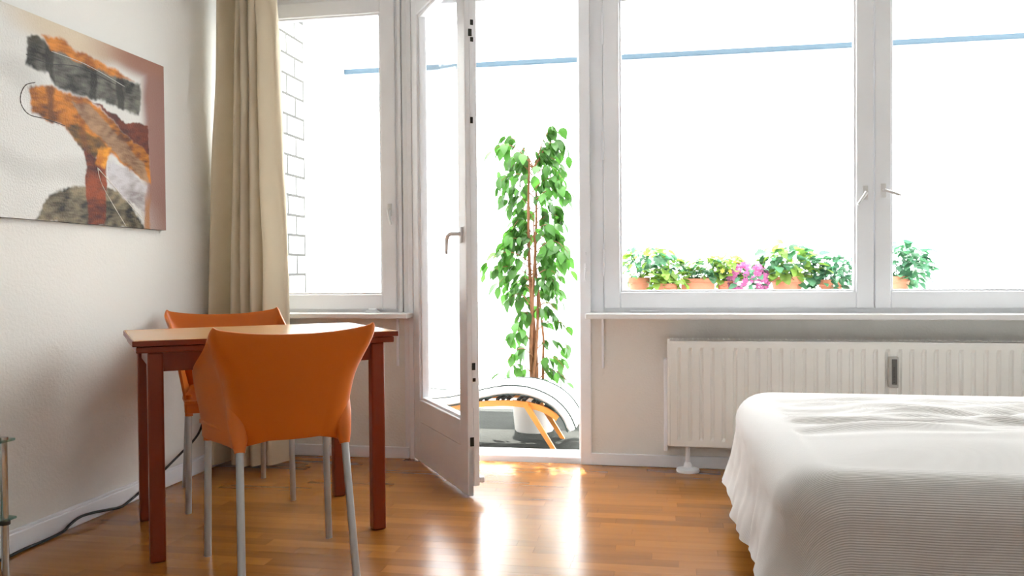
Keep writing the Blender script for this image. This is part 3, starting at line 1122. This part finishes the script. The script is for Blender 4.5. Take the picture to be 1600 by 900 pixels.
# flower pots on the railing board
PZ = ZB + .810
terr = []


def pot_plant(name, label, x, pw, ph, leafm, n, rx, ry_, rz, zc, lsize, dxc=0, petals=None, potm='terra', seed=1, box=False, stems=6, lw=.38):
    p = tag(empty(name, (x, 6.20, PZ)), label, 'plant', 'flower pots on the balcony railing')
    r = random.Random(seed)
    ph += .04
    zc += .045
    rz *= 1.2
    rx *= 1.15
    if box:
        t = MB().bbox(-pw, pw, -.07, .07, 0, ph, .012)
        t.bbox(-pw - .008, pw + .008, -.078, .078, ph - .025, ph + .002, .006)
        t.build('pot', potm, p, smooth=True)
        MB().bbox(-pw + .01, pw - .01, -.06, .06, ph - .01, ph + .008, .004).build('soil', 'soil', p)
    else:
        MB().lathe([(0, 0), (pw * .74, 0), (pw * .92, ph * .74), (pw, ph * .76), (pw, ph), (pw * .88, ph), (pw * .86, ph * .9), (0, ph * .9)], 0, 0, 28).build('pot', potm, p, smooth=True)
        MB().lathe([(pw * .87, ph * .9), (pw * .5, ph * .96), (0, ph * .97)], 0, 0, 20).build('soil', 'soil', p, smooth=True)
    sm_ = MB()
    lms = [leaf_mesh('leaf', lw, m, .2, .3, 1.6) for m in leafm]
    tips = []
    for k in range(int(n * 2.6)):
        while True:
            v = Vector((r.uniform(-1, 1), r.uniform(-1, 1), r.uniform(-1, 1)))
            if .25 < v.length < 1: break
        c = Vector((dxc + v.x * rx, v.y * ry_, zc + v.z * rz))
        if c.z < ph * .5 and abs(c.x) < pw and c.y < 0: c.y = -abs(c.y) - .05
        yaw = math.atan2(v.y, v.x) + r.uniform(-.8, .8)
        s = lsize * r.uniform(.85, 1.5)
        share('leaf', r.choice(lms), p, c, (r.uniform(-.6, .6), r.uniform(-.5, .8), yaw), (s, s, s))
        tips.append(c)
    for c in r.sample(tips, min(stems * 3, len(tips))):
        b0 = Vector((r.uniform(-.4, .4) * pw, r.uniform(-.03, .03), ph * .92))
        sm_.tube([b0, (b0 + c) / 2 + Vector((0, 0, .03)), c], [.003, .0025, .0015], 5)
    sm_.build('stems', 'leaf_dark', p, smooth=True)
    if petals:
        fm, cnt, fs, zlo = petals
        me = MB()
        for k in range(6):
            a = k * PI / 3
            ca_, sa = math.cos(a), math.sin(a)
            me.add([(0, 0, 0), (.55 * ca_ - .3 * sa, .55 * sa + .3 * ca_, .12), (1.0 * ca_, 1.0 * sa, .05), (.55 * ca_ + .3 * sa, .55 * sa - .3 * ca_, .12)], [(0, 1, 2, 3)])
        fme = me.mesh('blossom')
        fme.materials.append(M[fm])
        for k in range(cnt):
            v = Vector((r.uniform(-1, 1), -r.random(), r.uniform(zlo, 1))).normalized()
            c = Vector((dxc + v.x * rx * 1.0, v.y * ry_ * 1.05, zc + v.z * rz * 1.02))
            s = fs * r.uniform(.7, 1.25)
            share('blossom', fme, p, c, (PI / 2 + r.uniform(-.5, .5), r.uniform(-.5, .5), r.uniform(-.6, .6)), (s, s, s))
    return p


pot_plant('potted_geranium', 'bushy green geranium in a small terracotta pot nearest the balcony door', -.215, .078, .128, ['leaf_teal', 'leaf_teal', 'leaf_lime'], 90, .23, .12, .125, .215, .055, .05, ('whitepetal', 10, .016, -.3), seed=2).location.z = PZ
pot_plant('trailing_plant', 'low lime green plant spilling over its terracotta bowl, before the geranium', -.02, .085, .085, ['leaf_lime'], 40, .12, .09, .075, .10, .055, 0, None, seed=3).location.y = 6.12
pot_plant('planter_box', 'terracotta planter box holding green and white flowering plants', .20, .115, .118, ['leaf_teal', 'leaf_lime'], 60, .14, .09, .085, .185, .05, .04, ('whitepetal', 16, .018, -.4), seed=4, box=True)
pot_plant('yellow_flower_pot', 'yellow and lime leaved plant between the planter box and pink flowers', .405, .07, .10, ['leaf_lime'], 45, .095, .09, .10, .16, .052, 0, ('yellow', 9, .02, 0), seed=5)
pot_plant('pink_geranium', 'pink flowering geranium on the balcony railing', .515, .075, .10, ['leaf_dark'], 40, .115, .10, .10, .10, .045, .03, ('pink', 110, .022, -.8), potm='potwhite', seed=6).location.y = 6.15
pot_plant('leafy_pot_plant', 'large light green leafy plant in the widest round terracotta pot', .812, .112, .128, ['leaf_lime', 'leaf_teal'], 90, .20, .13, .125, .215, .065, .03, None, seed=7)
pot_plant('white_flower_bush', 'dark green bush dotted with small white and yellow flowers', 1.10, .085, .105, ['leaf_dark', 'leaf_dark', 'leaf_teal'], 95, .155, .12, .135, .135, .045, .02, ('whitepetal', 30, .016, -.8), seed=8)
pot_plant('potted_ivy', 'loose teal green leaves hanging from a narrow terracotta pot', 1.545, .07, .125, ['leaf_teal', 'leaf_dark'], 60, .135, .10, .13, .20, .058, .06, None, seed=9)

# ------------------------------------------------------------------ lounger on the balcony
lo = tag(empty('lounge_chair', (-1.2, 4.98, ZB)), 'curved teak lounge chair with a white dark-piped cushion on the balcony', 'lounge chair')
lx, ly = -1.2, 4.98
CP = [(-.548, .10), (-.575, .165), (-.62, .225), (-.69, .278), (-.80, .318), (-.92, .325), (-1.03, .308), (-1.15, .278), (-1.28, .25), (-1.45, .243), (-1.62, .29), (-1.80, .38), (-2.0, .50), (-2.12, .57)]


def spline(P, n):
    o = []
    for i in range(len(P) - 1):
        p0, p1, p2, p3 = (Vector(P[max(0, min(len(P) - 1, i + k))]) for k in (-1, 0, 1, 2))
        for k in range(n):
            t = k / n
            o.append(.5 * (2 * p1 + (p2 - p0) * t + (2 * p0 - 5 * p1 + 4 * p2 - p3) * t * t + (3 * p1 - p0 - 3 * p2 + p3) * t ** 3))
    o.append(Vector(P[-1]))
    return o


CS = spline(CP, 5)
HW, HT = .195, .032


def sect(i, j):
    """rounded cross-section i, station j"""
    p = CS[j]
    d = (CS[min(j + 1, len(CS) - 1)] - CS[max(j - 1, 0)]).normalized()
    n_ = Vector((d.y, -d.x))
    a = 2 * PI * i / 28
    ex = lambda v, e: math.copysign(abs(v) ** e, v)
    sc_ = 1 - .35 * max(0, 1 - j / 1.5) - .35 * max(0, 1 - (len(CS) - 1 - j) / 1.5)
    cy_, cz = HW * ex(math.cos(a), .35), HT * sc_ * ex(math.sin(a), .7)
    q = p - n_ * cz
    return (q.x - lx, cy_, q.y - ZB)


cush_ = MB().grid(lambda i, j: sect(i, j), 28, len(CS), True)
cush_.f.append(tuple(range(28))[::-1])
cush_.f.append(tuple((len(CS) - 1) * 28 + k for k in range(28)))
cuo = cush_.build('cushion', 'loungecloth', lo, smooth=True)
for sy, off in ((-1, .026), (-1, -.026), (1, .026), (1, -.026), (-.55, .0335), (0, .0335), (.55, .0335)):
    pts = []
    for j in range(len(CS)):
        p = CS[j]
        d = (CS[min(j + 1, len(CS) - 1)] - CS[max(j - 1, 0)]).normalized()
        n_ = Vector((d.y, -d.x))
        q = p - n_ * off
        pts.append((q.x - lx, sy * HW * (.99 if abs(sy) == 1 else 1), q.y - ZB))
    MB().tube(pts, .0042 if abs(sy) == 1 else .003, 6).build('piping', 'piping', cuo, smooth=True)
# wooden side rails, legs, cross slats
RP = [(-.63, .165), (-.70, .21), (-.80, .238), (-.92, .246), (-1.05, .240), (-1.20, .222), (-1.35, .20), (-1.5, .192), (-1.66, .225), (-1.85, .32), (-2.05, .45)]
RS = spline(RP, 4)
for sy in (-1, 1):
    m = MB()
    vs = []
    for j, p in enumerate(RS):
        d = (RS[min(j + 1, len(RS) - 1)] - RS[max(j - 1, 0)]).normalized()
        n_ = Vector((d.y, -d.x))
        for (a, b) in ((-1, -1), (1, -1), (1, 1), (-1, 1)):
            q = p + n_ * (b * .017)
            vs.append((q.x - lx, sy * .172 + a * .011, q.y - ZB))
    fs = [(i * 4 + k, i * 4 + (k + 1) % 4, i * 4 + 4 + (k + 1) % 4, i * 4 + 4 + k) for i in range(len(RS) - 1) for k in range(4)]
    fs += [(0, 1, 2, 3), tuple(len(vs) - 4 + k for k in range(4))]
    m.add(vs, fs).build('side_rail', 'loungewood', lo)
    for (xa, za, xb, zb_) in ((-.815, .245, -.648, ZB + .0), (-1.50, .19, -1.70, ZB)):
        dv = Vector((xb - xa, zb_ - za)).normalized()
        nn = Vector((dv.y, -dv.x)) * .016
        yy0, yy1 = sy * .186 - .011, sy * .186 + .011
        vs = []
        for yq in (yy0, yy1):
            vs += [(xa - nn.x - dv.x * .012 - lx, yq, za - nn.y - dv.y * .012 - ZB), (xa + nn.x - dv.x * .012 - lx, yq, za + nn.y - dv.y * .012 - ZB), (xb + nn.x - lx, yq, 0), (xb - nn.x - lx, yq, 0)]
        MB().add(vs, [(0, 1, 2, 3), (7, 6, 5, 4), (0, 4, 5, 1), (1, 5, 6, 2), (2, 6, 7, 3), (3, 7, 4, 0)]).build('leg', 'loungewood', lo)
    MB().tube([(-.815 - lx, sy * .20 - .004, .245 - ZB), (-.815 - lx, sy * .20 + .004, .245 - ZB)], .016, 14).build('pivot_bolt', 'loungewood', lo)
slat_me = MB().bbox(-.012, .012, -.165, .165, -.006, .006, .003, 1).mesh('slat')
slat_me.materials.append(M['dark'])
for k in range(26):
    j = 2 + int(k * (len(RS) - 5) / 25)
    p = RS[j]
    d = (RS[j + 1] - RS[j - 1]).normalized()
    share('slat', slat_me, lo, (p.x - lx, 0, p.y + .022 - ZB), (0, -math.atan2(d.y, d.x), 0))
